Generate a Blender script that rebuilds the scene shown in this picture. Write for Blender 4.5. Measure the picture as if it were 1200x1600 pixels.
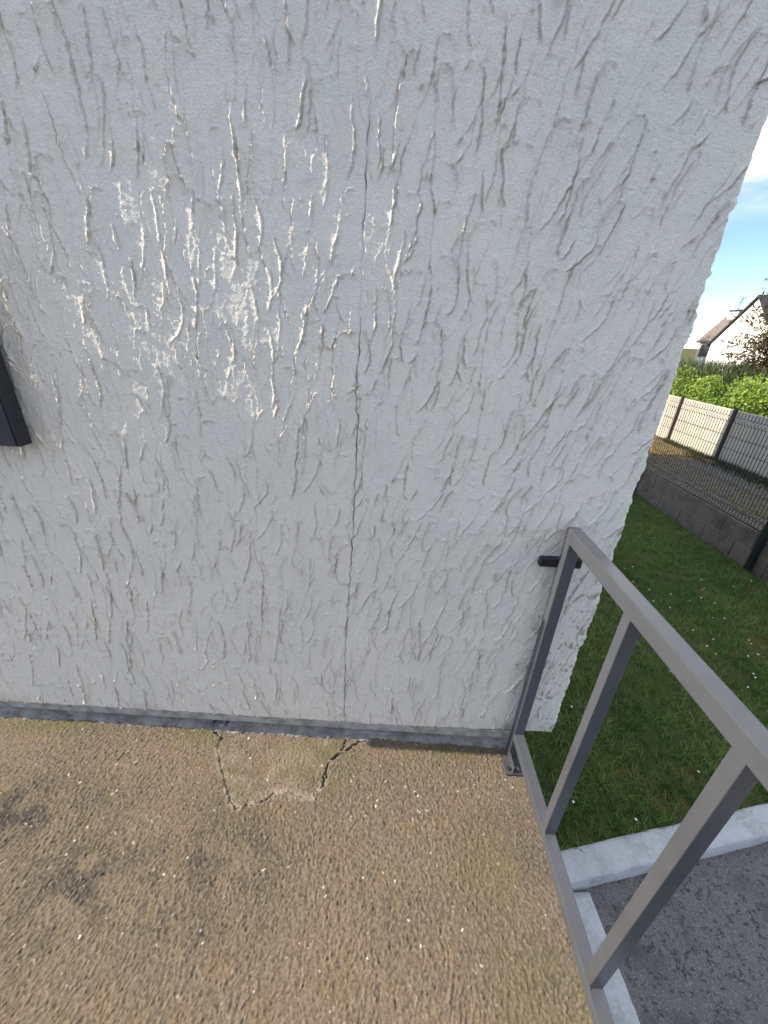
import bpy, bmesh, math, random
import numpy as np
from mathutils import Matrix, Vector
random.seed(7); rng = np.random.default_rng(11)
S = bpy.context.scene
for o in list(bpy.data.objects): bpy.data.objects.remove(o)
COL = S.collection

# ------------------------------------------------------------------ camera
cam = bpy.data.cameras.new('camera'); camo = bpy.data.objects.new('camera', cam); COL.objects.link(camo)
cam.sensor_fit = 'HORIZONTAL'; cam.sensor_width = 36; cam.lens = 606.02/1200*36*768/768
cam.clip_start = .02; cam.clip_end = 3000
def camera_matrix(pitch, roll, yaw, loc):
    B = Matrix(((1,0,0),(0,0,-1),(0,1,0)))
    Rz = Matrix.Rotation(yaw,3,'Z'); Rx = Matrix.Rotation(pitch,3,'X'); Rr = Matrix.Rotation(roll,3,'Z')
    M = Rr @ Rx @ B @ Rz.transposed()
    r, u, b = M[0], -M[1], -M[2]
    m = Matrix(((r[0],u[0],b[0]),(r[1],u[1],b[1]),(r[2],u[2],b[2]))).to_4x4()
    m.translation = loc
    return m
camo.matrix_world = camera_matrix(.4368, .0542, .0102, (0, -1.0207, 1.4857))
S.camera = camo

# ------------------------------------------------------------------ sky and sun
SUN_ELEV = math.radians(34); GRAZE = math.radians(1.0)
sdir = Vector((-math.cos(GRAZE)*math.cos(SUN_ELEV), -math.sin(GRAZE)*math.cos(SUN_ELEV), math.sin(SUN_ELEV)))
W = bpy.data.worlds.new('World'); S.world = W; W.use_nodes = True
nt = W.node_tree; nt.nodes.clear()
def N(nt, t, **k):
    n = nt.nodes.new(t)
    for a, v in k.items():
        if a in n.inputs: n.inputs[a].default_value = v
        else: setattr(n, a, v)
    return n
sky = N(nt, 'ShaderNodeTexSky', sky_type='NISHITA', sun_disc=False)
sky.sun_elevation = SUN_ELEV; sky.sun_rotation = math.atan2(sdir.x, sdir.y) % (2*math.pi)
sky.air_density = .7; sky.dust_density = .0; sky.ozone_density = 2.0
tc = N(nt, 'ShaderNodeTexCoord'); mp = N(nt, 'ShaderNodeMapping'); mp.inputs['Scale'].default_value = (1, 1, 3.2)
mp.inputs['Location'].default_value = (1.3, .2, .1)
nz = N(nt, 'ShaderNodeTexNoise', Scale=2.1, Detail=7.0, Roughness=.55)
rp = N(nt, 'ShaderNodeValToRGB'); rp.color_ramp.elements[0].position = .44; rp.color_ramp.elements[1].position = .60
mixc = N(nt, 'ShaderNodeMix', data_type='RGBA'); mixc.inputs['B'].default_value = (9, 9, 9.2, 1)
bg = N(nt, 'ShaderNodeBackground', Strength=.10); wo = N(nt, 'ShaderNodeOutputWorld')
L = nt.links.new
L(tc.outputs['Generated'], mp.inputs['Vector']); L(mp.outputs[0], nz.inputs['Vector']); L(nz.outputs['Fac'], rp.inputs[0])
# broken cloud overhead, clear air towards the horizon
sxz = N(nt, 'ShaderNodeSeparateXYZ'); mr = N(nt, 'ShaderNodeMapRange'); mr.inputs['From Min'].default_value = .17; mr.inputs['From Max'].default_value = .30
mu = N(nt, 'ShaderNodeMath', operation='MULTIPLY')
L(tc.outputs['Generated'], sxz.inputs[0]); L(sxz.outputs['Z'], mr.inputs['Value']); L(mr.outputs[0], mu.inputs[0]); L(rp.outputs[0], mu.inputs[1])
L(mu.outputs[0], mixc.inputs['Factor']); L(sky.outputs[0], mixc.inputs['A']); L(mixc.outputs['Result'], bg.inputs[0]); L(bg.outputs[0], wo.inputs[0])
sl = bpy.data.lights.new('sun', 'SUN'); sl.energy = 3.7; sl.angle = math.radians(.5); sl.color = (1, .87, .69)
slo = bpy.data.objects.new('sun', sl); COL.objects.link(slo)
slo.rotation_euler = (-sdir).to_track_quat('-Z', 'Y').to_euler(); slo.location = sdir*30
V = S.view_settings; V.view_transform = 'Standard'; V.look = 'None'; V.gamma = 1; V.use_curve_mapping = False
V.exposure = 1.26
S.render.engine = 'CYCLES'; S.render.resolution_x = 768; S.render.resolution_y = 1024

# ------------------------------------------------------------------ helpers
def link(o, parent=None):
    COL.objects.link(o)
    if parent is not None:
        o.parent = parent
        p = parent; t = Vector((0,0,0))
        o.location = o.location - WORLD.get(parent.name, Vector((0,0,0)))
    return o
WORLD = {}
def thing(name, label, cat, loc=(0,0,0), group=None):
    o = bpy.data.objects.new(name, None); o.empty_display_size = .1; COL.objects.link(o); o.location = loc
    WORLD[o.name] = Vector(loc); o['label'] = label; o['category'] = cat
    if group: o['group'] = group
    return o
def tag(o, label=None, cat=None, group=None, kind=None):
    for k, v in (('label',label),('category',cat),('group',group),('kind',kind)):
        if v: o[k] = v
    return o
def from_bm(name, bm, mat, parent=None, smooth=False):
    me = bpy.data.meshes.new(name); bm.to_mesh(me); bm.free()
    if smooth:
        for p in me.polygons: p.use_smooth = True
    me.materials.append(mat); o = bpy.data.objects.new(name, me); return link(o, parent)
def box(name, lo, hi, mat, parent=None, bevel=0, seg=2, rot=None, about=None):
    bm = bmesh.new(); bmesh.ops.create_cube(bm, size=1)
    for v in bm.verts: v.co = Vector([(lo[i]+hi[i])/2 + v.co[i]*(hi[i]-lo[i]) for i in range(3)])
    if bevel: bmesh.ops.bevel(bm, geom=bm.edges[:], offset=bevel, segments=seg, affect='EDGES', profile=.5)
    if rot:
        c = Vector(about or [(lo[i]+hi[i])/2 for i in range(3)])
        bmesh.ops.rotate(bm, verts=bm.verts, cent=c, matrix=rot)
    return from_bm(name, bm, mat, parent)
def poly(name, verts, faces, mat, parent=None):
    me = bpy.data.meshes.new(name); me.from_pydata([tuple(v) for v in verts], [], faces); me.update()
    me.materials.append(mat); return link(bpy.data.objects.new(name, me), parent)
def cyl(name, a, b, r, mat, parent=None, n=12, r2=None):
    a, b = Vector(a), Vector(b); bm = bmesh.new()
    bmesh.ops.create_cone(bm, cap_ends=True, segments=n, radius1=r, radius2=r if r2 is None else r2, depth=(b-a).length)
    q = (b-a).to_track_quat('Z','Y').to_matrix().to_4x4(); q.translation = (a+b)/2
    bmesh.ops.transform(bm, matrix=q, verts=bm.verts)
    o = from_bm(name, bm, mat, parent)
    return o
def np_mesh(name, co, quads, mat, parent=None, attrs=None, smooth=True, k=4):
    me = bpy.data.meshes.new(name); nv, nf = len(co), len(quads)
    me.vertices.add(nv); me.vertices.foreach_set('co', np.ascontiguousarray(co, np.float32).ravel())
    me.loops.add(nf*k); me.loops.foreach_set('vertex_index', np.ascontiguousarray(quads, np.int32).ravel())
    me.polygons.add(nf); me.polygons.foreach_set('loop_start', np.arange(0, nf*k, k, dtype=np.int32))
    me.polygons.foreach_set('use_smooth', np.full(nf, smooth))
    for an, av in (attrs or {}).items():
        at = me.attributes.new(an, 'FLOAT', 'POINT'); at.data.foreach_set('value', np.ascontiguousarray(av, np.float32).ravel())
    me.update(calc_edges=True); me.materials.append(mat)
    return link(bpy.data.objects.new(name, me), parent)
def grid_quads(nr, nc, flip=False):
    i = np.arange(nr-1)[:,None]*nc + np.arange(nc-1)[None,:]; i = i.ravel()
    q = np.stack([i, i+1, i+nc+1, i+nc], 1)
    return q[:, ::-1] if flip else q
def blur_noise(shape, sy, sx=None, seed=0):
    sx = sy if sx is None else sx
    r = np.random.default_rng(seed); a = r.standard_normal(shape)
    fy = np.fft.fftfreq(shape[0])[:,None]; fx = np.fft.rfftfreq(shape[1])[None,:]
    g = np.exp(-2*(math.pi**2)*((fy*sy)**2 + (fx*sx)**2))
    b = np.fft.irfft2(np.fft.rfft2(a)*g, s=shape); return b/(b.std()+1e-9)
def smooth01(x, a, b):
    t = np.clip((x-a)/(b-a), 0, 1); return t*t*(3-2*t)
def bilerp(F, u, v):
    u = np.clip(u, 0, F.shape[1]-1.001); v = np.clip(v, 0, F.shape[0]-1.001)
    i, j = v.astype(int), u.astype(int); a, b = v-i, u-j
    return F[i,j]*(1-a)*(1-b) + F[i,j+1]*(1-a)*b + F[i+1,j]*a*(1-b) + F[i+1,j+1]*a*b

# ------------------------------------------------------------------ materials
def mat(name, col, rough=.8, spec=.5, bump=None, var=None, metal=0, extra=None):
    """col: base colour; var: (scale, other colour, lo, hi); bump: (scale, strength, distance)"""
    m = bpy.data.materials.new(name); m.use_nodes = True; t = m.node_tree
    p = t.nodes['Principled BSDF']; p.inputs['Base Color'].default_value = (*col, 1)
    p.inputs['Roughness'].default_value = rough; p.inputs['Specular IOR Level'].default_value = spec; p.inputs['Metallic'].default_value = metal
    co = N(t, 'ShaderNodeTexCoord'); src = None
    if var:
        vs = var if isinstance(var, list) else [var]
        for k, (sc, c2, lo, hi) in enumerate(vs):
            n = N(t, 'ShaderNodeTexNoise', Scale=sc, Detail=5.0, Roughness=.6)
            r = N(t, 'ShaderNodeMapRange'); r.inputs['From Min'].default_value = lo; r.inputs['From Max'].default_value = hi
            x = N(t, 'ShaderNodeMix', data_type='RGBA'); x.inputs['B'].default_value = (*c2, 1)
            t.links.new(co.outputs['Object'], n.inputs['Vector']); t.links.new(n.outputs['Fac'], r.inputs['Value']); t.links.new(r.outputs[0], x.inputs['Factor'])
            if src is None: x.inputs['A'].default_value = (*col, 1)
            else: t.links.new(src, x.inputs['A'])
            src = x.outputs['Result']
    if extra: src = extra(t, co, src, p, col)
    if src is not None: t.links.new(src, p.inputs['Base Color'])
    if bump:
        n = N(t, 'ShaderNodeTexNoise', Scale=bump[0], Detail=4.0, Roughness=.6); b = N(t, 'ShaderNodeBump', Strength=bump[1], Distance=bump[2])
        t.links.new(co.outputs['Object'], n.inputs['Vector']); t.links.new(n.outputs['Fac'], b.inputs['Height']); t.links.new(b.outputs[0], p.inputs['Normal'])
    return m
def attr_mix(pairs):
    """mix colours in by named mesh attributes"""
    def f(t, co, src, p, col):
        for an, c2 in pairs:
            a = N(t, 'ShaderNodeAttribute', attribute_name=an)
            x = N(t, 'ShaderNodeMix', data_type='RGBA'); x.inputs['B'].default_value = (*c2, 1); x.clamp_factor = True
            t.links.new(a.outputs['Fac'], x.inputs['Factor'])
            if src is None: x.inputs['A'].default_value = (*col, 1)
            else: t.links.new(src, x.inputs['A'])
            src = x.outputs['Result']
        return src
    return f
M = {}
M['render'] = mat('white_render', (.775,.755,.71), .62, .35, bump=(260, 1.0, .0032), var=[(3.0, (.70,.70,.67), .4, .7), (60, (.68,.665,.625), .5, .75)],
                  extra=attr_mix([('dirt_shade', (.23,.185,.12)), ('algae', (.24,.24,.15)), ('hollow', (.16,.14,.12))]))
M['body'] = mat('house_body', (.7,.68,.63), .7, .4, bump=(60,.6,.01))
M['fascia'] = mat('base_fascia', (.40,.40,.39), .8, .3, bump=(200,.5,.003), var=(20,(.22,.22,.21),.4,.65))
M['mortar'] = mat('base_mortar', (.27,.27,.265), .9, .2, bump=(160,.7,.004), var=(14,(.15,.15,.145),.4,.62))
M['terrace'] = mat('terrace_concrete', (.175,.137,.096), .85, .25, bump=(500,.5,.0015),
                   var=[(2.2,(.14,.114,.088),.42,.62), (9,(.185,.138,.082),.50,.7), (420,(.085,.067,.05),.5,.66)],
                   extra=attr_mix([('stain_shade', (.040,.037,.034)), ('moss', (.095,.088,.04)), ('pale', (.26,.225,.18)), ('pit', (.07,.055,.04)), ('speck', (.72,.68,.60))]))
M['concrete'] = mat('kerb_concrete', (.42,.445,.48), .8, .35, bump=(120,.4,.004), var=[(7,(.30,.315,.33),.48,.7),(60,(.48,.50,.53),.5,.7)])
M['steel'] = mat('grey_powder_coated_steel', (.066,.073,.087), .30, .5, bump=(900,.08,.0005), var=[(30,(.072,.078,.090),.4,.7),(6,(.055,.060,.070),.5,.7)])
M['black'] = mat('black_steel', (.012,.014,.02), .4, .5)
M['shutter'] = mat('blue_grey_gloss_panel', (.03,.04,.065), .18, .6, bump=(14,.25,.004), var=(6,(.02,.028,.045),.4,.65))
M['zinc'] = mat('zinc_bolt', (.35,.35,.36), .35, .5, metal=1)
M['asphalt'] = mat('asphalt', (.155,.152,.155), .9, .25, bump=(90,1,.014), var=[(40,(.05,.05,.053),.52,.64),(150,(.29,.28,.275),.5,.66),(3.5,(.075,.074,.076),.48,.66)])
M['soil'] = mat('lawn_soil', (.055,.075,.025), .95, .1, bump=(60,.8,.02), var=[(1.6,(.085,.08,.03),.45,.65)])
M['ground'] = mat('meadow', (.07,.085,.03), .95, .1, var=(.2,(.10,.09,.04),.4,.6))
M['block'] = mat('concrete_block', (.19,.165,.14), .9, .2, bump=(90,.8,.006), var=[(4,(.11,.095,.08),.45,.65),(40,(.24,.21,.18),.5,.7)])
M['panel'] = mat('cream_panel', (.48,.43,.365), .8, .3, bump=(60,.3,.004), var=(3,(.40,.365,.33),.45,.7))
M['fencegreen'] = mat('dark_fence_steel', (.014,.02,.022), .45, .5)
M['brownpost'] = mat('dark_post', (.035,.026,.022), .6, .4)
M['gravelbed'] = mat('gravel_bed', (.20,.195,.185), .95, .2, bump=(70,1,.03), var=[(45,(.11,.105,.10),.45,.6),(.7,(.17,.15,.07),.5,.62)])
M['stone'] = mat('gravel_stone', (.24,.235,.225), .9, .2, extra=attr_mix([('tone',(.10,.095,.09))]))
M['slate'] = mat('brown_slate', (.17,.14,.12), .7, .4, var=(3,(.13,.11,.10),.4,.65))
M['white'] = mat('white_gable', (.80,.785,.76), .8, .3, var=(.6,(.74,.73,.70),.4,.7))
M['brown'] = mat('brown_shutter', (.16,.075,.04), .6, .4)
M['glass'] = mat('dark_pane', (.03,.045,.08), .08, .6)
M['verge'] = mat('dark_verge', (.04,.038,.04), .7, .3)
M['bark'] = mat('bark', (.11,.08,.055), .9, .2, bump=(30,.8,.02))
M['tarp'] = mat('grey_cover', (.42,.43,.44), .6, .4)
M['petal'] = mat('white_petal', (.8,.8,.76), .7, .3)
def leafmat(name, a, b, trans=.25):
    m = mat(name, a, .55, .35, extra=attr_mix([('tone', b)])); t = m.node_tree; p = t.nodes['Principled BSDF']
    out = t.nodes['Material Output']; tr = N(t, 'ShaderNodeBsdfTranslucent'); mx = N(t, 'ShaderNodeMixShader'); mx.inputs[0].default_value = trans
    s = p.inputs['Base Color'].links[0].from_socket; t.links.new(s, tr.inputs[0])
    t.links.new(p.outputs[0], mx.inputs[1]); t.links.new(tr.outputs[0], mx.inputs[2]); t.links.new(mx.outputs[0], out.inputs[0]); return m
M['grass'] = leafmat('grass_blade', (.085,.18,.048), (.25,.33,.10))
M['hedge'] = leafmat('hedge_leaf', (.11,.21,.03), (.27,.37,.065))
M['bush'] = leafmat('broom_leaf', (.045,.075,.025), (.09,.12,.045))
M['dark'] = leafmat('dark_leaf', (.03,.065,.03), (.055,.09,.035))
M['olive'] = leafmat('olive_leaf', (.10,.085,.03), (.07,.04,.025))
M['straw'] = mat('dry_verge', (.22,.15,.055), .95, .1, bump=(50,.8,.02), var=(5,(.13,.10,.04),.45,.65))
M['strawblade'] = leafmat('dry_blade', (.30,.20,.07), (.17,.15,.05))
M['weed'] = leafmat('weed_leaf', (.03,.05,.018), (.07,.09,.03))

# ================================================================== the house: plaster relief
XC, ZB, ZT = .6986, .096, 2.75
ZE = 4.4
g = .0023
X0 = -3.2
nx, nz_ = int((XC+.03-X0)/g)+2, int((ZT-ZB+.02)/g)+2
H = blur_noise((nz_, nx), 18, 12, 1)*.0004 + blur_noise((nz_, nx), 70, 70, 2)*.0009
DIRT_SHADE = np.zeros_like(H)
edge_n = [blur_noise((64, 256), .01, 5.5, 30+k) for k in range(12)]
gate_n = [blur_noise((64, 256), .01, 15, 80+k) for k in range(12)]
jag_n = [blur_noise((64, 256), .01, 1.3, 50+k) for k in range(12)]
def trowel(cx, cz, ang, Ln, Wd, amp, lip, k):
    """one drag of the trowel: a smoothed tongue, arched at the top, tapering downward, its squeezed-out rim ending in a sharp lip"""
    R_ = Ln*.56+.02; Rx = Wd*.75+.02+Ln*.5*abs(math.sin(ang))
    a0, a1 = max(0, int((cx-Rx-X0)/g)), min(nx, int((cx+Rx-X0)/g))
    b0, b1 = max(0, int((cz-R_-ZB)/g)), min(nz_, int((cz+R_-ZB)/g))
    if a1-a0 < 4 or b1-b0 < 4: return
    xx = X0 + np.arange(a0, a1)*g - cx; zz = ZB + np.arange(b0, b1)*g - cz
    xx, zz = np.meshgrid(xx, zz); c, s = math.cos(ang), math.sin(ang)
    v = xx*s + zz*c; sv = v/Ln + .5; sc = np.clip(sv, 0, 1)
    bend = Wd*.20*math.sin(k*.9)*np.sin(sc*3.1 + k)
    u = xx*c - zz*s + bend
    E, J = edge_n[k % 12], jag_n[(k*5) % 12]
    pos = sc*Ln/.0023*.8 + (k*17) % 120
    r0 = (k*13) % 60; z_ = np.zeros_like(pos)
    wl = bilerp(E, pos, z_+r0); wr = bilerp(E, pos, z_+r0+2); jl = bilerp(J, pos, z_+r0); jr = bilerp(J, pos, z_+r0+2)
    prof = np.power(np.clip(sc,1e-4,1), .62)*np.power(np.clip(1-sc,0,1), .36)*1.62
    half = Wd*.5*prof
    sl_ = -half*(1 + .13*wl) - .0011*jl; sr_ = half*(1 + .13*wr) + .0011*jr
    left = u < (sl_+sr_)*.5
    d = np.where(left, u - sl_, sr_ - u); d = np.where((sv > 0) & (sv < 1), d, -.05)
    topd = (1-sc)*Ln; up = smooth01(sc, .90, .985)
    G_ = gate_n[(k*3) % 12]; wl2 = bilerp(G_, pos, z_+r0); wr2 = bilerp(G_, pos, z_+r0+2)
    gl = smooth01(wl2 + .5*math.sin(k*2.1) + .40, -.5, .6); gr_ = smooth01(wr2 + .5*math.cos(k*1.3) + .40, -.5, .6)
    one = math.sin(k*3.7)
    gl = gl*(.25 if one > .35 else 1); gr_ = gr_*(.25 if one < -.35 else 1)
    gate = np.where(left, gl, gr_)
    gate = gate*(1-up) + up*smooth01(np.where(left, jl, jr) + 2.2*lip - 1.0, -.6, .6)
    gate = gate*smooth01(sc, .0, .10)
    m = smooth01(d, 0, .0016)
    Hs = H[b0:b1, a0:a1]; Ds = DIRT_SHADE[b0:b1, a0:a1]
    a_ = amp*gate*(1 + .30*np.where(left, jl, jr))
    rim = np.clip(a_, 0, None)*(np.exp(-np.clip(d,0,None)/.0036)*.72 + np.exp(-(np.clip(d,0,None)/.0024)**2)*.60)
    base = Hs*.36 + .0005*math.sin(k*1.7)
    H[b0:b1, a0:a1] = Hs*(1-m) + (base + rim)*m
    Ds *= (1 - m*.55)
    lee = np.exp(-((d+.0016)/.0014)**2)*np.clip(gate,0,1)*np.clip(a_/.004,0,1.3)  # dirt at the lip foot, darkened further as painted shade for the relief
    DIRT_SHADE[b0:b1, a0:a1] = np.maximum(Ds, lee)
strokes = []
zc = ZB - .05
while zc < ZT + .1:
    xs_ = X0 - .05 + rng.uniform(0, .09)
    while xs_ < XC + .06:
        strokes.append((xs_ + rng.normal(0, .013), zc + rng.normal(0, .035))); xs_ += rng.uniform(.038, .070)
    zc += rng.uniform(.040, .056)
order = rng.permutation(len(strokes))
tilt_n = blur_noise((64, 64), 5, 5, 77)
for k, i in enumerate(order):
    cx, cz = strokes[i]
    lean = .01 + .20*float(smooth01(np.array(cx), -.2, .7)) + .10*float(tilt_n[int((cz/3)*60) % 64, int((cx+4)/5*60) % 64]) + rng.normal(0, .07)
    big = rng.uniform() < .28
    trowel(cx, cz, float(lean), rng.uniform(.10, .165)*(1.5 if big else 1), rng.uniform(.034, .060)*(1.15 if big else 1),
           rng.uniform(.0042, .0090)*(1.2 if big else 1), rng.uniform(0, 1.0), int(k))
grain_zone = smooth01(blur_noise(H.shape, 26, 16, 8), -.8, 1.4)
H += blur_noise(H.shape, .95, .85, 5)*(.00014 + .00011*grain_zone)
H = np.clip(H, -.004, .015)
gx = X0 + np.arange(nx)*g; gz = ZB + np.arange(nz_)*g
DIRT_SHADE = np.clip(DIRT_SHADE, 0, 1.2)*(.52 + .75*smooth01(blur_noise(H.shape, 14, 7, 9) + .7*smooth01(gx, -.1, .6)[None,:], .5, 2.2))
DIRT_SHADE = np.clip(DIRT_SHADE, 0, .85)
ALG = smooth01(blur_noise(H.shape, 10, 5, 10) + 2.3*np.exp(-((gx[None,:]-.535)/.05)**2)*smooth01(gz, .9, .3)[:,None] + 1.5*np.exp(-((gx[None,:]-.66)/.05)**2)*np.exp(-((gz[:,None]-.8)/.35)**2), 2.0, 4.2)*.55
ALG += .75*smooth01(blur_noise(H.shape, 2.4, 1.8, 14) + .6*blur_noise(H.shape, 9, 7, 16), 1.3, 2.4)*smooth01(gx, .53, .60)[None,:]*smooth01(gz, 1.05, .7)[:,None]
ALG += .22*smooth01(gz, .16, .09)[:,None]*smooth01(blur_noise(H.shape, 10, 20, 13), -.3, 1.2)
CRK = np.array([(-.080,1.90),(-.0814,1.8588),(-.083,1.8297),(-.0844,1.7475),(-.089,1.6094),(-.0912,1.4501),(-.0956,1.3606),(-.0907,1.2809),(-.0938,1.0837),(-.1016,.8737),(-.1076,.7051),(-.1186,.5146),(-.1196,.3316),(-.1207,.1077),(-.1207,.09)])
def crack_x(z):
    zz = CRK[::-1,1]; xx = CRK[::-1,0]
    w = np.interp(z, zz, xx)
    r = np.random.default_rng(3); kz = np.linspace(0, 3, 260); kn = r.normal(0, .0016, 260)
    return w + np.interp(z, kz, kn)
def bulge(x, z):
    """old render is never flat: it swells left of the crack and falls away to the right"""
    return .022*np.exp(-((x+.19)/.45)**2 - ((z-1.33)/.47)**2) - .016*smooth01(x, -.05, .7) + .0015*np.sin(3.1*x+2.0*z) + .010*smooth01(z, 1.75, 2.3)
house = thing('house', 'white rendered house wall with trowelled relief and a vertical crack', 'house', (0, 3, -.9))
def plaster(name, xs, zs, crack_col=None, corner=False, bottom=False):
    Xg, Zg = np.meshgrid(xs, zs)
    Yb = np.zeros_like(Xg); hollow = np.zeros_like(Xg)
    if crack_col is not None:
        off = crack_x(Zg) - crack_x(np.array(1.0))*0 - xs[crack_col]
        Xg = Xg + off*np.exp(-((Xg - xs[crack_col])/.05)**2)
    u, v = (Xg-X0)/g, (Zg-ZB)/g
    h = bilerp(H, u, v); d = bilerp(DIRT_SHADE, u, v); a = bilerp(ALG, u, v)
    if crack_col is not None:
        wz = np.interp(zs, [.09,.2,.9,1.2,1.45,1.52,1.6,1.72,1.84,1.9], [.8,1,.9,1.0,.8,.15,.12,.75,.5,0])
        wz = wz*(.75 + .35*np.interp(zs, np.linspace(0,3,120), np.random.default_rng(4).normal(0,1,120)))
        wz = np.clip(wz, 0, 1.2)
        for c_ in (crack_col-1, crack_col, crack_col+1):
            h[:, c_] -= .009*wz*(1 if c_ == crack_col else .75); hollow[:, c_] = np.clip(wz, 0, 1)*(.9 if c_ == crack_col else .35)
    Y = Yb - h - bulge(Xg, Zg) 
    if corner:   # ragged rounded arris, then the return round the corner
        rag = np.interp(zs, np.linspace(0,3,300), np.random.default_rng(8).normal(0,.0016,300)) + np.interp(zs, np.linspace(0,3,60), np.random.default_rng(9).normal(0,.0022,60))
        ex = Xg - (XC - .012)
        k = np.clip(ex/.012, 0, 1)
        Y = Y + .010*k**2.2
        Xg = Xg + rag[:,None]*smooth01(Xg, XC-.05, XC)
        xe = Xg[:,-1]; ylast = Y[:,-1].copy()
        for dy in (.006, .02, .05, .10):
            Xg = np.column_stack([Xg, xe + .002*np.sin(dy*80) - .001]); Zg = np.column_stack([Zg, zs]); Y = np.column_stack([Y, ylast + dy])
            h = np.column_stack([h, 0*xe]); d = np.column_stack([d, 0*xe+.05]); a = np.column_stack([a, 0*xe+.1]); hollow = np.column_stack([hollow, 0*xe])
    if bottom:
        zj = np.interp(Xg[0], np.linspace(-4,1,400), np.random.default_rng(15).normal(0,.0016,400))
        Zg = Zg + zj[None,:]*smooth01(Zg, ZB+.02, ZB)
        for dy in (.004, .012, .07):
            Xg = np.vstack([Xg[:1], Xg]); Zg = np.vstack([Zg[:1]-.0006, Zg]); Y = np.vstack([np.maximum(Y[:1]+dy, Y[:1]), Y])
            h = np.vstack([h[:1], h]); d = np.vstack([d[:1], d]); a = np.vstack([a[:1], a]); hollow = np.vstack([hollow[:1], hollow])
    co = np.stack([Xg, Y, Zg], -1).reshape(-1, 3)
    o = np_mesh(name, co, grid_quads(*Xg.shape), M['render'], house, dict(dirt_shade=d, algae=a, hollow=hollow))
    return o
XA, ZA = -1.70, 2.12
fx = .0024
ck = -.10
left_cols = np.arange(XA, ck-.004, fx); right_cols = np.arange(ck+.005, XC, fx); right_cols[-1] = XC
cc = np.array([ck-.0019, ck-.0008, ck, ck+.0008, ck+.0019])
cols = np.concatenate([left_cols, cc, right_cols]); crack_col = len(left_cols)+2
rows = np.linspace(ZB, ZA, int((ZA-ZB)/.0024)+1)
plaster('rendered_wall', cols, rows, crack_col, True, True)
plaster('rendered_wall', np.linspace(XA, XC, 300), np.linspace(ZA, ZT, 80), None, True)
plaster('rendered_wall', np.linspace(X0, XA, 180), np.linspace(ZB, ZT, 320))
box('wall_body', (-12, .10, ZB+.001), (XC-.006, 6.55, ZT), M['body'], house)
box('wall_body', (-12, .012, ZT), (XC-.004, 6.55, ZE), M['body'], house)
box('wall_body', (-12, 0.012, ZB+.001), (X0, .0999, ZT), M['body'], house)
box('plinth', (-12, .06, -.95), (.36, 6.4, ZB), M['block'], house)
rf = poly('roof', [(-12.2,-.05,ZE+.002),(XC+.02,-.05,ZE+.002),(XC+.02,6.6,ZE+.002),(-12.2,6.6,ZE+.002),(-9,3.3,ZE+1.3),(-3,3.3,ZE+1.3)],
          [(0,1,5,4),(1,2,5),(2,3,4,5),(3,0,4),(3,2,1,0)], M['slate'], house)
# base: fascia strip and mortar fillet along the foot of the wall
box('base_fascia', (-3.2, .007, .050), (.545, .10, ZB-.004), M['fascia'], house, .002)
mx_ = np.arange(-1.75, .56, .003); mt = np.linspace(0, 1, 18)
TT, MX = np.meshgrid(mt, mx_, indexing='ij')
mn = blur_noise(TT.shape, .7, 1.2, 21)*.0014 + blur_noise(TT.shape, 1.2, 4, 23)*.0016 + blur_noise(TT.shape, 2, 14, 22)*.002
notch = np.exp(-((MX+.648+.01*np.sin(TT*5))/.006)**2) + np.exp(-((MX+.606-.012*TT)/.007)**2) + .5*np.exp(-((MX+.628)/.012)**2)*(TT>.5)
MY = .004 + .022*TT - mn*.8 + .022*notch; MZ = .001 + .040*TT**1.1 + mn*.8 - .012*notch*(TT > .3)
MY[0] = .001 - np.abs(blur_noise(TT.shape, .6, 2.5, 24)[0])*.0045; MZ[0] = -.003; MY[-1] = .06
np_mesh('mortar_fillet', np.stack([MX, MY, MZ], -1).reshape(-1,3), grid_quads(*TT.shape), M['mortar'], house)
box('mortar_fillet', (-3.2, .003, -.004), (-1.7501, .06, .04), M['mortar'], house)
# shutter box at the left edge, standing proud of the wall
win = box('shutter', (-1.75, -.060, 1.163), (-.971, -.021, 1.68), M['black'], house, .0015)
box('panel', (-1.735, -.0625, 1.1645), (-.978, -.0602, 1.665), M['shutter'], win, .0008)
for zz in (1.25, 1.58): box('standoff', (-1.5, -.0205, zz), (-1.40, .03, zz+.03), M['black'], win)

# ================================================================== terrace floor
terrace = box('terrace', (-5, -6.19, -.95), (.578, .0005, -.024), M['terrace'], None)
tag(terrace, kind='structure')
TX0, TX1, TY0 = -1.70, .578, -.92
fg = .0025
tx = np.arange(TX0, TX1+.0001, fg); tx[-1] = TX1; ty = np.arange(TY0, .012, fg)
nxr, nyr = len(tx), len(ty); sh = (nyr, nxr)
TXg, TYg = np.meshgrid(tx, ty)
ang = 1.62 + .35*blur_noise(sh, 60, 60, 41) + .18*blur_noise(sh, 20, 20, 42) - .22*smooth01(TXg, -.3, -1.3)
base_n = np.random.default_rng(43).standard_normal(sh); base_n = blur_noise(sh, .75, .75, 43)
acc = np.zeros(sh)
for sgn in (1, -1):
    px, py = np.meshgrid(np.arange(nxr, dtype=float), np.arange(nyr, dtype=float))
    for st in range(4):
        ii = np.clip(py, 0, nyr-1).astype(int); jj = np.clip(px, 0, nxr-1).astype(int)
        acc += base_n[ii, jj]; a_ = ang[ii, jj]; px += sgn*np.cos(a_)*.95; py += sgn*np.sin(a_)*.95
acc /= acc.std()
brush = smooth01(blur_noise(sh, 50, 60, 44) + 1.2*smooth01(TYg, -.25, -.6), -1.0, 1.2)
F = acc*(.00012 + .00045*brush) + blur_noise(sh, .7, .7, 45)*.00080 + blur_noise(sh, 40, 40, 46)*.0015
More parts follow.
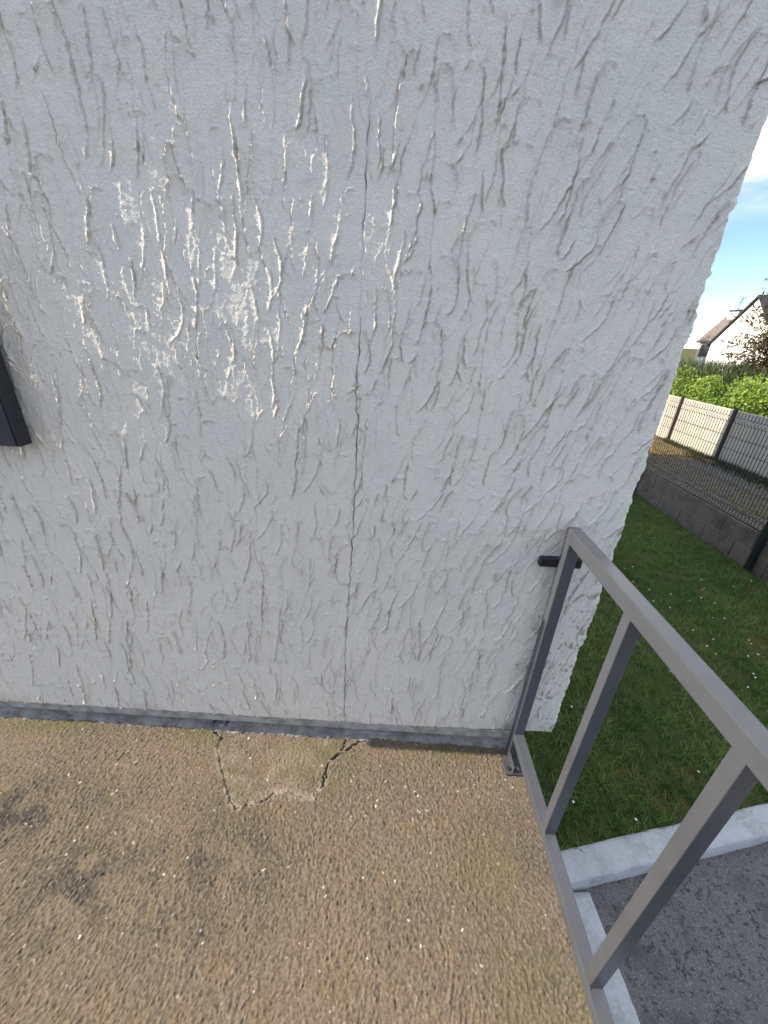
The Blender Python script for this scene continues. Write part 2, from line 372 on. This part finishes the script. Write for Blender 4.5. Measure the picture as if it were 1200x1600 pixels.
def seg_dist(P):
    best = np.full(sh, 9.); par = np.zeros(sh); Ls = np.concatenate([[0], np.cumsum([math.dist(P[i], P[i+1]) for i in range(len(P)-1)])])
    for i in range(len(P)-1):
        ax, ay = P[i]; bx, by = P[i+1]; dx, dy = bx-ax, by-ay; l2 = dx*dx+dy*dy
        t = np.clip(((TXg-ax)*dx + (TYg-ay)*dy)/l2, 0, 1); dd = np.hypot(TXg-ax-t*dx, TYg-ay-t*dy)
        q = dd < best; best[q] = dd[q]; par[q] = (Ls[i] + t[q]*math.sqrt(l2))
    return best, par/Ls[-1]
FC = [(-.652,.012),(-.644,.001),(-.603,-.029),(-.609,-.063),(-.558,-.145),(-.519,-.198),(-.486,-.248),(-.45,-.272),(-.42,-.258),(-.39,-.258),(-.366,-.241),(-.346,-.221),(-.315,-.209),(-.28,-.215),(-.244,-.223),(-.205,-.227),(-.187,-.205),(-.172,-.177),(-.172,-.132),(-.168,-.101),(-.143,-.07),(-.109,-.048),(-.087,-.027),(-.058,-.010),(-.028,.0),(.0,.012)]
wob = blur_noise(sh, 1.2, 1.2, 47)*.0026 + blur_noise(sh, 5, 5, 48)*.002
dist, par = seg_dist(FC)
d2 = np.abs(dist + wob)
cw = np.interp(par, [0,.1,.2,.34,.42,.47,.52,.56,.60,.68,.72,.80,.9,1], [.002,0,0,.0004,.0018,.0022,0,.0022,0,.0002,.0018,.0024,.002,.0012])
cw = cw*(.55 + .9*smooth01(blur_noise(sh, 5, 5, 49), -1.2, 1.0))
carve = smooth01(d2, cw+.0024, cw)*smooth01(cw, -.0002, .0016)
F -= carve*.017
PIT = carve*smooth01(cw, .0014, .0032)
PALE = np.exp(-(dist/.012)**2)*(1-carve)*np.interp(par, [0,.1,.35,.5,.7,.8,1], [.3,.8,.8,.9,.7,.1,.05])*smooth01(blur_noise(sh, 3, 3, 50), -.6, .8)
# the broken piece sits slightly lower and is less stained
from_poly = np.zeros(sh, bool); PP = FC + [(-.028,.05),(-.652,.05)]
j = len(PP)-1
for i in range(len(PP)):
    (xi, yi), (xj, yj) = PP[i], PP[j]
    cnd = ((yi > TYg) != (yj > TYg)) & (TXg < (xj-xi)*(TYg-yi)/(yj-yi+1e-12) + xi); from_poly ^= cnd; j = i
F += from_poly*(-.0035 + .010*(TYg+.1))
PALE += .20*np.clip(blur_noise(sh, .7, .7, 45)-.3, 0, 2)  # grain tops lightened in colour, painted highlights that follow the height
PALE += from_poly*(.08 + .10*blur_noise(sh, 6, 6, 58))
# a second hairline above the right branch
d3, p3 = seg_dist([(-.128,-.055),(-.118,-.03),(-.113,0),(-.105,.012)]); c3 = smooth01(np.abs(d3+wob*.6), .0035, .001); F -= c3*.008; PIT = np.maximum(PIT, c3*.8)
STAIN_SHADE = (.95*np.exp(-((TXg+1.22)/.20)**2 - ((TYg+.33)/.10)**2) + .6*np.exp(-((TXg+.82)/.16)**2 - ((TYg+.50)/.12)**2) + .45*np.exp(-((TXg+.45)/.22)**2 - ((TYg+.42)/.10)**2))*smooth01(blur_noise(sh, 9, 9, 51), -1.6, .6) + .25*smooth01(blur_noise(sh, 40, 50, 52), .0, 1.6)*smooth01(TYg, -.15, -.3) + .35*np.exp(-((TXg+.48)/.12)**2-((TYg+.56)/.05)**2)*smooth01(blur_noise(sh, 6, 3, 53), -.6, .8)
STAIN_SHADE += .08*np.clip(-acc, 0, 2)*brush + .24*np.clip(-blur_noise(sh, .7, .7, 45)-.2, 0, 2) + .20*np.random.default_rng(59).uniform(0, 1, sh)**2  # grain hollows darkened too: painted shade on top of the real stains
MOSS = .75*smooth01(TYg, -.10, 0)*smooth01(blur_noise(sh, 12, 30, 54) + .9*smooth01(TXg, -.2, .5) + .8*smooth01(TXg,-.8,-1.3), -.3, 1.6) + .35*smooth01(blur_noise(sh, 40, 40, 55), .8, 2)
SPK = np.zeros(sh); rs = np.random.default_rng(56)
for q in range(800):
    i, j = rs.integers(2, nyr-4), rs.integers(2, nxr-4); val = .12 + .88*rs.uniform(0,1)**3; n_ = rs.choice([1,1,1,2,2,3]); dj = rs.choice([0,0,1,-1])
    for e in range(n_):
        SPK[min(i+e, nyr-1), np.clip(j+e*dj, 0, nxr-1)] = val
        if n_ > 1: SPK[min(i+e, nyr-1), np.clip(j+1+e*dj, 0, nxr-1)] = val*.8
        F[min(i+e, nyr-1), np.clip(j+e*dj, 0, nxr-1)] += .0008
SPK *= (1-carve)
F[:, -3:] -= np.array([.001, .003, .008])
co = np.stack([TXg, TYg, F], -1).reshape(-1,3)
np_mesh('broken_surface', co, grid_quads(nyr, nxr), M['terrace'], terrace, dict(stain_shade=np.clip(STAIN_SHADE,0,1), moss=np.clip(MOSS,0,1), pale=np.clip(PALE,0,1), pit=PIT, speck=SPK))
poly('floor_screed', [(-5,-6.19,0),(.578,-6.19,0),(.578,TY0,0),(-5,TY0,0)], [(0,1,2,3)], M['terrace'], terrace)
poly('floor_screed', [(-5,TY0,0),(TX0,TY0,0),(TX0,.0,0),(-5,.0,0)], [(0,1,2,3)], M['terrace'], terrace)
box('slab_edge', (.5775, -6.19, -.95), (.582, .0005, -.006), M['concrete'], terrace)

# crumbs of mortar and grit along the crack and the foot of the wall
cr_ = np.random.default_rng(200); pts_ = []
for i in range(80):
    a_ = FC[cr_.integers(1, len(FC)-1)]; pts_.append((a_[0]+cr_.normal(0,.018), min(a_[1]+cr_.normal(0,.016), -.004)))
for i in range(70): pts_.append((cr_.uniform(-1.6, .5), -abs(cr_.normal(0,.03))-.004))
pts_ = np.array(pts_); ncr = len(pts_); szc = .0012 + .0030*cr_.uniform(0,1,ncr)**2.5
oc0 = np.array([(1,0,0),(-1,0,0),(0,1,0),(0,-1,0),(0,0,.7),(0,0,-.7)]); tri0 = np.array([(0,2,4),(2,1,4),(1,3,4),(3,0,4),(2,0,5),(1,2,5),(3,1,5),(0,3,5)])
cco = (np.column_stack([pts_, .001+szc*.5])[:,None,:] + oc0[None]*szc[:,None,None]*cr_.uniform(.6,1.4,(ncr,6,1))).reshape(-1,3)
crm = np_mesh('crumbs', cco, (np.arange(ncr)[:,None,None]*6 + tri0[None]).reshape(-1,3), M['stone'], None, None, False, 3); tag(crm, 'pale crumbs of mortar along the floor crack and wall foot', 'crumbs', kind='stuff')

# ================================================================== railing
rail = thing('railing', 'grey steel balcony railing bolted to the wall and terrace edge', 'railing', (.54, -.5, 0))
RX0, RX1 = .5212, .5572
st = M['steel']
post = box('post', (RX0, -.042, .004), (RX1, -.008, 1.0005), st, rail, .0022)
box('top_rail', (RX0-.0006, -1.75, .9605), (RX1+.0006, -.0425, 1.0), st, rail, .0026)
box('bottom_rail', (RX0-.0006, -1.75, .117), (RX1+.0006, -.0425, .148), st, rail, .0024)
for yb in (-.347, -.647, -.947, -1.247):
    bal = box('baluster', (RX0+.0012, yb-.0135, .1484), (RX1-.0012, yb+.0135, .9601), st, rail, .0016)
    for dy in (-.0138, .0138):
        bm = bmesh.new(); bmesh.ops.create_icosphere(bm, subdivisions=1, radius=.0032)
        for v in bm.verts: v.co = Vector((RX0+.004 + v.co.x*1.2, yb+dy+v.co.y*.7, .1495+v.co.z*.8))
        from_bm('weld_bead', bm, st, bal, True)
foot = box('foot_plate', (.497, -.106, .003), (.562, -.0425, .011), st, rail, .0015)
box('gusset', (.5225, -.104, .0112), (.5262, -.0425, .045), st, foot, .001)
for bx_, by_ in ((.511,-.088),(.545,-.09)):
    cyl('bolt', (bx_,by_,.0112), (bx_,by_,.0205), .0065, M['zinc'], foot, 6)
br = box('wall_bracket', (.470, -.0085, .861), (.594, .022, .889), M['black'], rail, .001)
for bx_ in (.484, .578): cyl('screw', (bx_, -.0079, .875), (bx_, -.0125, .875), .0055, M['black'], br, 10)
cyl('screw', (.553, -.0425, .06), (.553, -.052, .06), .005, M['zinc'], rail, 8)

# ================================================================== lawn, kerb, driveway
big = poly('ground', [(-900,-900,-1.06),(900,-900,-1.06),(900,900,-1.06),(-900,900,-1.06)], [(0,1,2,3)], M['ground']); tag(big, kind='structure')
def kerby(x): return .084 + .2275*(x-.98)
lawn = poly('lawn', [(.3,kerby(.3)-.02,-.912),(4.36,kerby(4.36)-.02,-.912),(4.36,20,-.912),(.3,20,-.912)], [(0,1,2,3)], M['soil']); tag(lawn, kind='structure')
drive = poly('driveway', [(.3,-9,-.985),(12,-9,-.985),(12,kerby(12)+.02,-.985),(.3,kerby(.3)+.02,-.985)], [(0,1,2,3)], M['asphalt']); tag(drive, kind='structure')
def bumpy_bar(name, a, b, wid, z0, z1, matl, parent=None, seed=0, seglen=.03):
    a, b = Vector(a), Vector(b); Ln = (b-a).length; d = (b-a)/Ln; nrm = Vector((-d.y, d.x)); r = np.random.default_rng(seed)
    n = int(Ln/seglen); bm = bmesh.new(); prev = None
    sec = [(0,z0),(0,z1-.012),(.006,z1-.003),(.02,z1),(wid*.5,z1+.001),(wid-.02,z1),(wid-.006,z1-.003),(wid,z1-.012),(wid,z0)]
    nzv = [np.convolve(r.normal(0,.004,n+9), np.ones(5)/5, 'valid') for _ in sec]
    for i in range(n+1):
        ring = []
        for k,(o_,z) in enumerate(sec):
            p = a + d*(Ln*i/n) + nrm*(o_ + (nzv[k][i] if k not in (4,) else 0)); ring.append(bm.verts.new((p.x, p.y, z + (nzv[k][i]*.5 if 0 < k < 8 else 0))))
        if prev:
            for k in range(len(sec)-1): bm.faces.new((prev[k], ring[k], ring[k+1], prev[k+1]))
        else: bm.faces.new(ring[::-1])
        prev = ring
    bm.faces.new(prev); bmesh.ops.recalc_face_normals(bm, faces=bm.faces)
    return from_bm(name, bm, matl, parent, True)
kerb = bumpy_bar('lawn_kerb', (.60, kerby(.60)-.135), (6.0, kerby(6.0)-.135), .135, -1.0, -.895, M['concrete'], None, 5)
tag(kerb, 'pale concrete kerb between the lawn and the dark driveway', 'kerb')
strip = bumpy_bar('footing_strip', (1.30, -3.2), (1.102, -.05), .5, -1.0, -.955, M['concrete'], None, 6)
tag(strip, 'pale concrete footing strip at the foot of the terrace beside the driveway', 'footing')
# grass
def blades(name, xy, z, hmin, hmax, wmin, wmax, matl, kind='stuff', lean=.5, parent=None, tone=None):
    n = len(xy); r = np.random.default_rng(len(name)+n); h = r.uniform(hmin, hmax, n); w = r.uniform(wmin, wmax, n); a = r.uniform(0, 6.28, n); b = r.uniform(0, 6.28, n); ln = r.uniform(.1, 1, n)*lean*h
    p = np.column_stack([xy, np.broadcast_to(z, n)]); e = np.column_stack([np.cos(a), np.sin(a), 0*a])*w[:,None]*.5
    tip = p + np.column_stack([np.cos(b)*ln, np.sin(b)*ln, h])
    co = np.stack([p-e, p+e, tip], 1).reshape(-1,3); tn = np.repeat(np.clip(r.normal(.35,.25,n) if tone is None else tone + r.normal(0,.2,n), 0, 1), 3)
    o = np_mesh(name, co, np.arange(n*3).reshape(-1,3), matl, parent, dict(tone=tn), False, 3)
    if kind: o['kind'] = kind
    return o
nc = 15000
cp = np.column_stack([rng.uniform(.5, 4.34, nc), 8.6*rng.uniform(0, 1, nc)**1.35 - .15])
cl = blur_noise((128,128), 3.2, 3.2, 61); cl2 = blur_noise((256,256), 1.3, 1.3, 62)
ct = .30 + .22*bilerp(cl, (cp[:,0]+1)*20 % 126, cp[:,1]*13 % 126) + rng.normal(0, .22, nc)
nb0 = 13
gp = np.repeat(cp, nb0, 0) + rng.normal(0, .022, (nc*nb0, 2)); tn_ = np.repeat(ct, nb0)
ok = (gp[:,1] > kerby(gp[:,0]) + .004 + .03*rng.uniform(-1,1,len(gp))**3) & (gp[:,0] < 4.37)
gp, tn_ = gp[ok], tn_[ok]
gr = blades('grass', gp, -.912, .018, .062, .004, .0085, M['grass'], 'stuff', 1.1, None, tn_); tag(gr, 'short dark green lawn grass in shade', 'grass')
# daisies, scattered
bm = bmesh.new()
for i in range(95):
    x, y = rng.uniform(.9, 4.2), rng.uniform(.2, 5.5)
    if rng.uniform() < .5: x, y = 2.9 + rng.normal(0,.5), 2.2 + rng.normal(0,.7)
    if y < kerby(x)+.05 or x > 4.3: continue
    r = bmesh.ops.create_cone(bm, cap_ends=True, segments=7, radius1=.0075, radius2=.005, depth=.004)
    mm = Matrix.Translation((x, y, -.868 + rng.uniform(-.01,.008))) @ Matrix.Rotation(rng.uniform(-.5,.5),4,'X') @ Matrix.Rotation(rng.uniform(-.5,.5),4,'Y')
    bmesh.ops.transform(bm, matrix=mm, verts=r['verts'])
da = from_bm('daisies', bm, M['petal']); tag(da, 'tiny white daisies scattered over the lawn', 'flowers', kind='stuff')

# ================================================================== block wall with mesh fence
FX = 4.384
blk = thing('block_wall', 'low brown concrete block wall at the edge of the lawn', 'wall', (FX+.09, 5, -.92))
for rowi, (z0, z1, off, inset) in enumerate(((-.93, -.690, .0, 0), (-.686, -.462, .27, .012))):
    y = 1.4 + off - .5
    while y < 11:
        box('block', (FX+inset+rng.uniform(0,.004), y+.004, z0), (FX+.17, y+.496, z1+rng.uniform(-.003,.003)), M['block'], blk, .004, 1); y += .5
box('mortar_core', (FX+.022, .9, -.935), (FX+.16, 11, -.47), M['mortar'], blk)
fence = thing('mesh_fence', 'dark welded wire mesh fence with folds on the block wall', 'fence', (FX+.06, 5, -.46))
fxm = FX+.05
for yp in (3.06, 5.58, 8.1):
    pz = box('post', (FX-.055, yp-.034, -.93), (FX-.004, yp+.034, .86), M['fencegreen'], fence, .006)
def wire_mesh(y0, y1):
    co, fa = [], []
    prof = [(0,-.445),(0,-.36),(.035,-.325),(0,-.29),(0,.60),(0,.625),(.035,.66),(0,.695),(0,.76)]
    def tube(pts, r):
        k0 = None
        for (x, y, z) in pts:
            k = len(co); co.extend([(x-r,y-r,z),(x+r,y-r,z),(x+r,y+r,z),(x-r,y+r,z)])
            if k0 is not None:
                for e in range(4): fa.append((k0+e, k0+(e+1)%4, k+(e+1)%4, k+e))
            k0 = k
    y = y0
    while y <= y1+.001:
        tube([(fxm-px_, y, z) for px_, z in prof], .0026); y += .0508
    for z in (-.425,-.36,-.29,-.10,.10,.30,.45,.625,.695):
        k = len(co); r = .0028
        co.extend([(fxm-.006,y0,z-r),(fxm-.001,y0,z-r),(fxm-.001,y0,z+r),(fxm-.006,y0,z+r),(fxm-.006,y1,z-r),(fxm-.001,y1,z-r),(fxm-.001,y1,z+r),(fxm-.006,y1,z+r)])
        for e in range(4): fa.append((k+e, k+(e+1)%4, k+4+(e+1)%4, k+4+e))
    return co, fa
for y0, y1 in ((.6,3.02),(3.10,5.54),(5.62,8.06),(8.14,10.6)):
    co, fa = wire_mesh(y0, y1); o = poly('wire_panel', co, fa, M['fencegreen'], fence)
box('bottom_bar', (fxm-.008, .6, -.460), (fxm+.014, 10.6, -.446), M['fencegreen'], fence)

# neighbour's gravel strip, panel fence
nb = poly('gravel_path', [(FX+.16,-4,-.5),(6.36,-4,-.5),(6.36,30,-.5),(FX+.16,30,-.5)], [(0,1,2,3)], M['gravelbed']); tag(nb, kind='structure')
nbg = poly('neighbour_garden', [(6.47,-4,-.46),(26,-4,-.46),(26,30,-.46),(6.47,30,-.46)], [(0,1,2,3)], M['ground']); tag(nbg, kind='structure')
ng = 5200
sx = rng.uniform(FX+.2, 6.3, ng); sy = rng.uniform(2.6, 9.2, ng); s_ = rng.uniform(.010, .024, ng)
oc = np.array([(1,0,0),(-1,0,0),(0,1,0),(0,-1,0),(0,0,.7),(0,0,-.7)]); tri = np.array([(0,2,4),(2,1,4),(1,3,4),(3,0,4),(2,0,5),(1,2,5),(3,1,5),(0,3,5)])
co = (np.column_stack([sx, sy, np.full(ng,-.496)])[:,None,:] + oc[None]*s_[:,None,None]*rng.uniform(.7,1.3,(ng,6,1))).reshape(-1,3)
fq = (np.arange(ng)[:,None,None]*6 + tri[None]).reshape(-1,3)
gv = np_mesh('gravel', co, fq, M['stone'], None, dict(tone=np.repeat(rng.uniform(0,1,ng),6)), False, 3); tag(gv, 'loose grey gravel of the path behind the wire fence', 'gravel', kind='stuff')
wn = 9000
wy = rng.uniform(3, 9.5, wn); wx = 6.36 - np.abs(rng.normal(0, .10, wn)) - .35*(rng.uniform(0,1,wn) < .35)*rng.uniform(0,1,wn)
keep = bilerp(cl, wx*30 % 126, wy*11 % 126) > -.5
wd = blades('weeds', np.column_stack([wx,wy])[keep], -.5, .02, .11, .006, .016, M['weed'], 'stuff', .9); tag(wd, 'low green weeds along the foot of the cream panels', 'weeds')
vg = poly('grass_verge', [(5.05,6.55,-.494),(6.37,6.2,-.494),(6.37,16,-.494),(4.9,16,-.494)], [(0,1,2,3)], M['straw']); tag(vg, kind='structure')
nv_ = 5000; vxy = np.column_stack([rng.uniform(5.1, 6.34, nv_), 6.6 + 4*rng.uniform(0,1,nv_)**1.3])
vb = blades('dry_grass', vxy, -.494, .015, .05, .006, .014, M['strawblade'], 'stuff', 1.2); tag(vb, 'dry yellow grass on the sunlit verge below the cream panels', 'grass')
pf = thing('panel_fence', 'cream concrete panel fence with dark posts below the hedge', 'fence', (6.42, 6, -.5))
py = 6.584 - 1.5*4
while py < 14:
    box('post', (6.385, py-.028, -.52), (6.43, py+.028, .50), M['brownpost'], pf, .004)
    for z0, z1 in ((-.5,-.005),(.0,.455)):
        box('panel', (6.42, py+.03, z0), (6.458, py+1.47, z1), M['panel'], pf, .006, 1)
    py += 1.5

# ================================================================== planting
def leaf_mesh(name, P, size, matl, parent, tone, up=.3, asp=.55, seed=1):
    r = np.random.default_rng(seed); n = len(P); s = size*r.uniform(.6, 1.3, n)
    d = r.standard_normal((n,3)); d[:,2] += up; d /= np.linalg.norm(d,axis=1)[:,None]
    e = np.cross(d, r.standard_normal((n,3))); e /= np.linalg.norm(e,axis=1)[:,None]
    a = P - d*s[:,None]*.5; b = P + d*s[:,None]*.5; m_ = e*(s*asp*.5)[:,None]
    co = np.stack([a, P-m_, b, P+m_], 1).reshape(-1,3)
    return np_mesh(name, co, np.arange(n*4).reshape(-1,4), matl, parent, dict(tone=np.repeat(np.clip(tone,0,1),4)), False)
def twig(name, parent, pts, r0, r1, matl):
    bm = bmesh.new(); prev = None; n = len(pts)
    for i, p in enumerate(pts):
        r = r0 + (r1-r0)*i/(n-1); ring = [bm.verts.new((p[0]+math.cos(a)*r, p[1]+math.sin(a)*r, p[2])) for a in (0,1.05,2.09,3.14,4.19,5.24)]
        if prev:
            for k in range(6): bm.faces.new((prev[k], prev[(k+1)%6], ring[(k+1)%6], ring[k]))
        prev = ring
    return from_bm(name, bm, matl, parent, True)
def shrub(name, label, cat, c, rad, n, size, matl, seed, up=.4, asp=.55, lumps=9, z0=-.46, group=None):
    t = thing(name, label, cat, (c[0], c[1], z0), group); r = np.random.default_rng(seed)
    cen = np.array(c) + r.uniform(-.75,.75,(lumps,3))*np.array(rad); cr = r.uniform(.32,.55,lumps)
    k = r.integers(0, lumps, n); q = r.standard_normal((n,3)); q /= np.linalg.norm(q,axis=1)[:,None]
    P = cen[k] + q*(r.uniform(.55,1.05,n)*cr[k])[:,None]*np.array(rad)
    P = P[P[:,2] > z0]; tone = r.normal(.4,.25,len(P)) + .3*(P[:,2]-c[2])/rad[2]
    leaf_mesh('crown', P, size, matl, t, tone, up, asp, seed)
    for i in range(4):
        a = cen[r.integers(0,lumps)]
        twig('stem', t, [(c[0]+r.normal(0,.05), c[1]+r.normal(0,.1), z0), ((a[0]+c[0])/2, (a[1]+c[1])/2, (z0+a[2])/2), tuple(a)], .02, .006, M['bark'])
    return t
hed = [(7.05, 5.55), (7.0, 6.75), (7.05, 7.9), (7.05, 9.1)]
for i, (hx, hy) in enumerate(hed):
    lb = ['clipped bright green hedge shrub nearest the dark round bush', 'bright green hedge shrub above the dark panel post', 'bright yellow-green hedge shrub above the sunlit cream panel', 'bright green hedge shrub showing at the house wall corner'][i]
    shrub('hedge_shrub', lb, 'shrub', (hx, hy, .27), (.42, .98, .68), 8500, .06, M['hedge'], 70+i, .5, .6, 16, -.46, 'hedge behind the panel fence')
shrub('dark_bush', 'dark green round bush at the right end of the hedge', 'bush', (6.85, 4.75, .35), (.35, .5, .62), 2600, .05, M['dark'], 80)
# broom-like shrub behind the hedge
bt = thing('broom_shrub', 'dark green broom shrub with upright thin twigs behind the hedge', 'shrub', (8.1, 9.6, -.46))
r_ = np.random.default_rng(90); nb_ = 7000
bx2 = np.column_stack([r_.normal(8.1,.45,nb_), r_.uniform(7.6,10.9,nb_)]); bl = blades('crown', bx2, r_.uniform(.15,1.08,nb_), .12, .30, .010, .024, M['bush'], None, .8, bt)
twig('stem', bt, [(8.1,9.6,-.46),(8.1,9.5,.2),(8.05,9.3,.9)], .03, .01, M['bark'])
# thin drooping tree at the right
tr = thing('feathery_tree', 'olive brown feathery tree with drooping twigs before the white gable', 'tree', (8.35, 8.15, -.46))
twig('trunk', tr, [(8.35,8.15,-.46),(8.37,8.15,.6),(8.3,8.2,1.7),(8.35,8.15,3.0)], .10, .03, M['bark'])
Pl = []
for i in range(330):
    z = r_.uniform(.4, 2.9); a = r_.uniform(0, 6.28); ln = r_.uniform(.35, 1.15)*(1.0 if z < 2 else .75); dr = r_.uniform(-.1, .35)
    pts = [(8.27 + math.cos(a)*ln*t, 8.17 + math.sin(a)*ln*t, z + .35*ln*t - dr*t*t) for t in (0,.35,.7,1.0)]
    twig('limb', tr, pts, .010, .003, M['bark']) if i < 70 else None
    for t in np.linspace(.15, 1, 46):
        i0 = min(int(t*3), 2); f_ = t*3-i0; p = np.array(pts[i0])*(1-f_) + np.array(pts[i0+1])*f_; Pl.append(p + r_.normal(0,.035,3))
Pl = np.array(Pl); leaf_mesh('crown', Pl, .10, M['olive'], tr, r_.uniform(0,1,len(Pl)), -.2, .28, 91)
# grey cover
bm = bmesh.new(); bmesh.ops.create_grid(bm, x_segments=24, y_segments=16, size=1)
for v in bm.verts:
    q = max(0, 1-max(abs(v.co.x), abs(v.co.y))**4); v.co = Vector((9.9+v.co.x*.8, 10.6+v.co.y*1.1, -.46 + 1.32*q**.5 + .05*math.sin(v.co.y*14)*q))
tp = from_bm('cover', bm, M['tarp'], None, True); tag(tp, 'pale grey folded cover behind the hedge beside the feathery tree', 'cover')

# ================================================================== neighbouring houses
h1 = thing('gable_house', 'white gabled house with bright wall behind the hedge', 'house', (32.3, 39.7, -1))
gx0 = 32.2
poly('wall', [(gx0,43.5,-1.05),(gx0,35.9,-1.05),(gx0,35.9,1.93),(gx0,39.7,5.75),(gx0,43.5,1.93),(gx0+9,43.5,-1.05),(gx0+9,35.9,-1.05),(gx0+9,35.9,1.93),(gx0+9,39.7,5.75),(gx0+9,43.5,1.93)],
     [(0,4,3,2,1),(5,6,7,8,9),(0,5,9,4),(1,2,7,6)], M['white'], h1)
r1 = poly('roof', [(gx0-.2,43.85,1.66),(gx0-.2,39.7,5.86),(gx0-.2,35.55,1.66),(gx0+9.2,43.85,1.66),(gx0+9.2,39.7,5.86),(gx0+9.2,35.55,1.66),
          (gx0-.2,43.85,1.84),(gx0-.2,39.7,6.06),(gx0-.2,35.55,1.84),(gx0+9.2,43.85,1.84),(gx0+9.2,39.7,6.06),(gx0+9.2,35.55,1.84)],
     [(0,3,4,1),(1,4,5,2),(6,7,10,9),(7,8,11,10),(0,1,7,6),(1,2,8,7),(3,9,10,4),(4,10,11,5),(0,6,9,3),(2,5,11,8)], M['verge'], h1)
h2 = thing('slate_house', 'house with brown slate roof, chimney and aerial behind the white gable', 'house', (39, 50, -1))
ex, ez, rx, rz = 37.4, 2.2, 39.9, 5.05
poly('wall', [(ex+.3,53.0,-1.05),(ex+.3,40,-1.05),(ex+.3,40,2.5),(ex+.3,53.0,2.5),(rx,53.0,rz-.1),(2*rx-ex-.3,53.0,2.5),(2*rx-ex-.3,53.0,-1.05),(2*rx-ex-.3,40,-1.05),(2*rx-ex-.3,40,2.5),(rx,40,rz-.1)],
     [(0,1,2,3),(0,3,4,5,6),(6,5,8,7),(1,7,8,9,2)], M['white'], h2)
r2 = poly('roof', [(ex,53.4,ez),(ex,39.8,ez),(rx,39.8,rz),(rx,53.4,rz),(2*rx-ex,53.4,ez),(2*rx-ex,39.8,ez),(ex+.05,53.4,ez-.16),(ex+.05,39.8,ez-.16)], [(0,1,2,3),(3,2,5,4),(6,7,1,0)], M['slate'], h2)
ch = box('chimney', (rx-.35, 51.2, rz-.3), (rx+.35, 52.6, rz+.55), M['white'], r2); 
box('chimney_cap', (rx-.45, 51.1, rz+.552), (rx+.45, 52.7, rz+.68), M['verge'], r2)
sk = box('skylight', (ex+1.0, 48.7, ez+1.27), (ex+1.5, 50.0, ez+1.9), M['glass'], r2)
bm = bmesh.new()
def bar(bm, a, b, r):
    a, b = Vector(a), Vector(b); q = bmesh.ops.create_cone(bm, cap_ends=True, segments=5, radius1=r, radius2=r, depth=(b-a).length)
    m_ = (b-a).to_track_quat('Z','Y').to_matrix().to_4x4(); m_.translation = (a+b)/2; bmesh.ops.transform(bm, matrix=m_, verts=q['verts'])
bar(bm, (rx,52,rz+.6), (rx,51.8,rz+2.0), .035)
for dz in (1.5,1.75,1.95): bar(bm, (rx-.1,51.2,rz+dz), (rx+.1,52.5,rz+dz), .03)
from_bm('aerial', bm, M['verge'], r2)
for yw in (51.6, 49.9):
    wv = box('window', (ex+.24, yw-.45, .55), (ex+.305, yw+.45, 1.75), M['glass'], h2)
    for dy in (-.72, .72): box('shutter', (ex+.22, yw+dy-.25, .5), (ex+.298, yw+dy+.25, 1.8), M['brown'], wv)
far = [(33.5, 52, 6.0, 'tall', 'hazy olive tree rising left of the slate roof'), (30.2, 50, 4.6, 'low', 'low distant bush beside the corner of the wall')]
for i, (x, y, hgt, k_, lb) in enumerate(far):
    t = thing('far_tree', lb, 'tree', (x, y, -1), 'far trees'); rr = np.random.default_rng(300+i); n_ = 2600
    q = rr.standard_normal((n_,3)); q /= np.linalg.norm(q,axis=1)[:,None]
    P = np.array([x, y, hgt*.45]) + q*(rr.uniform(.2,1,n_)**.5)[:,None]*np.array([1.7,1.7,hgt*.42])*(1+.25*np.sin(q[:,:1]*7+i))
    leaf_mesh('crown', P, .34, M['bush'], t, rr.uniform(0,1,n_), .2, .5, 310+i)
    twig('trunk', t, [(x,y,-1),(x,y,hgt*.3),(x,y,hgt*.6)], .2, .08, M['bark'])

# unseen block added behind the camera to cut light on front-facing surfaces
wg = thing('unseen_shade_block', 'added unseen block with a dark glazed door behind the terrace, cutting frontal light', 'house', (-1, -8, -1))
box('wall', (-4.4, -10, -1), (2.6, -6.2, 2.7), M['block'], wg)
dr = box('door', (-2, -6.199, 0), (.2, -6.14, 2.2), M['black'], wg); box('pane', (-1.9, -6.139, .1), (.1, -6.13, 2.1), M['glass'], dr)
poly('roof', [(-4.48,-10.1,2.72),(2.9,-10.1,2.72),(2.9,-5.8,2.72),(-4.48,-5.8,2.72),(-3.5,-8,3.5),(2,-8,3.5)], [(0,1,5,4),(1,2,5),(2,3,4,5),(3,0,4),(3,2,1,0)], M['slate'], wg)
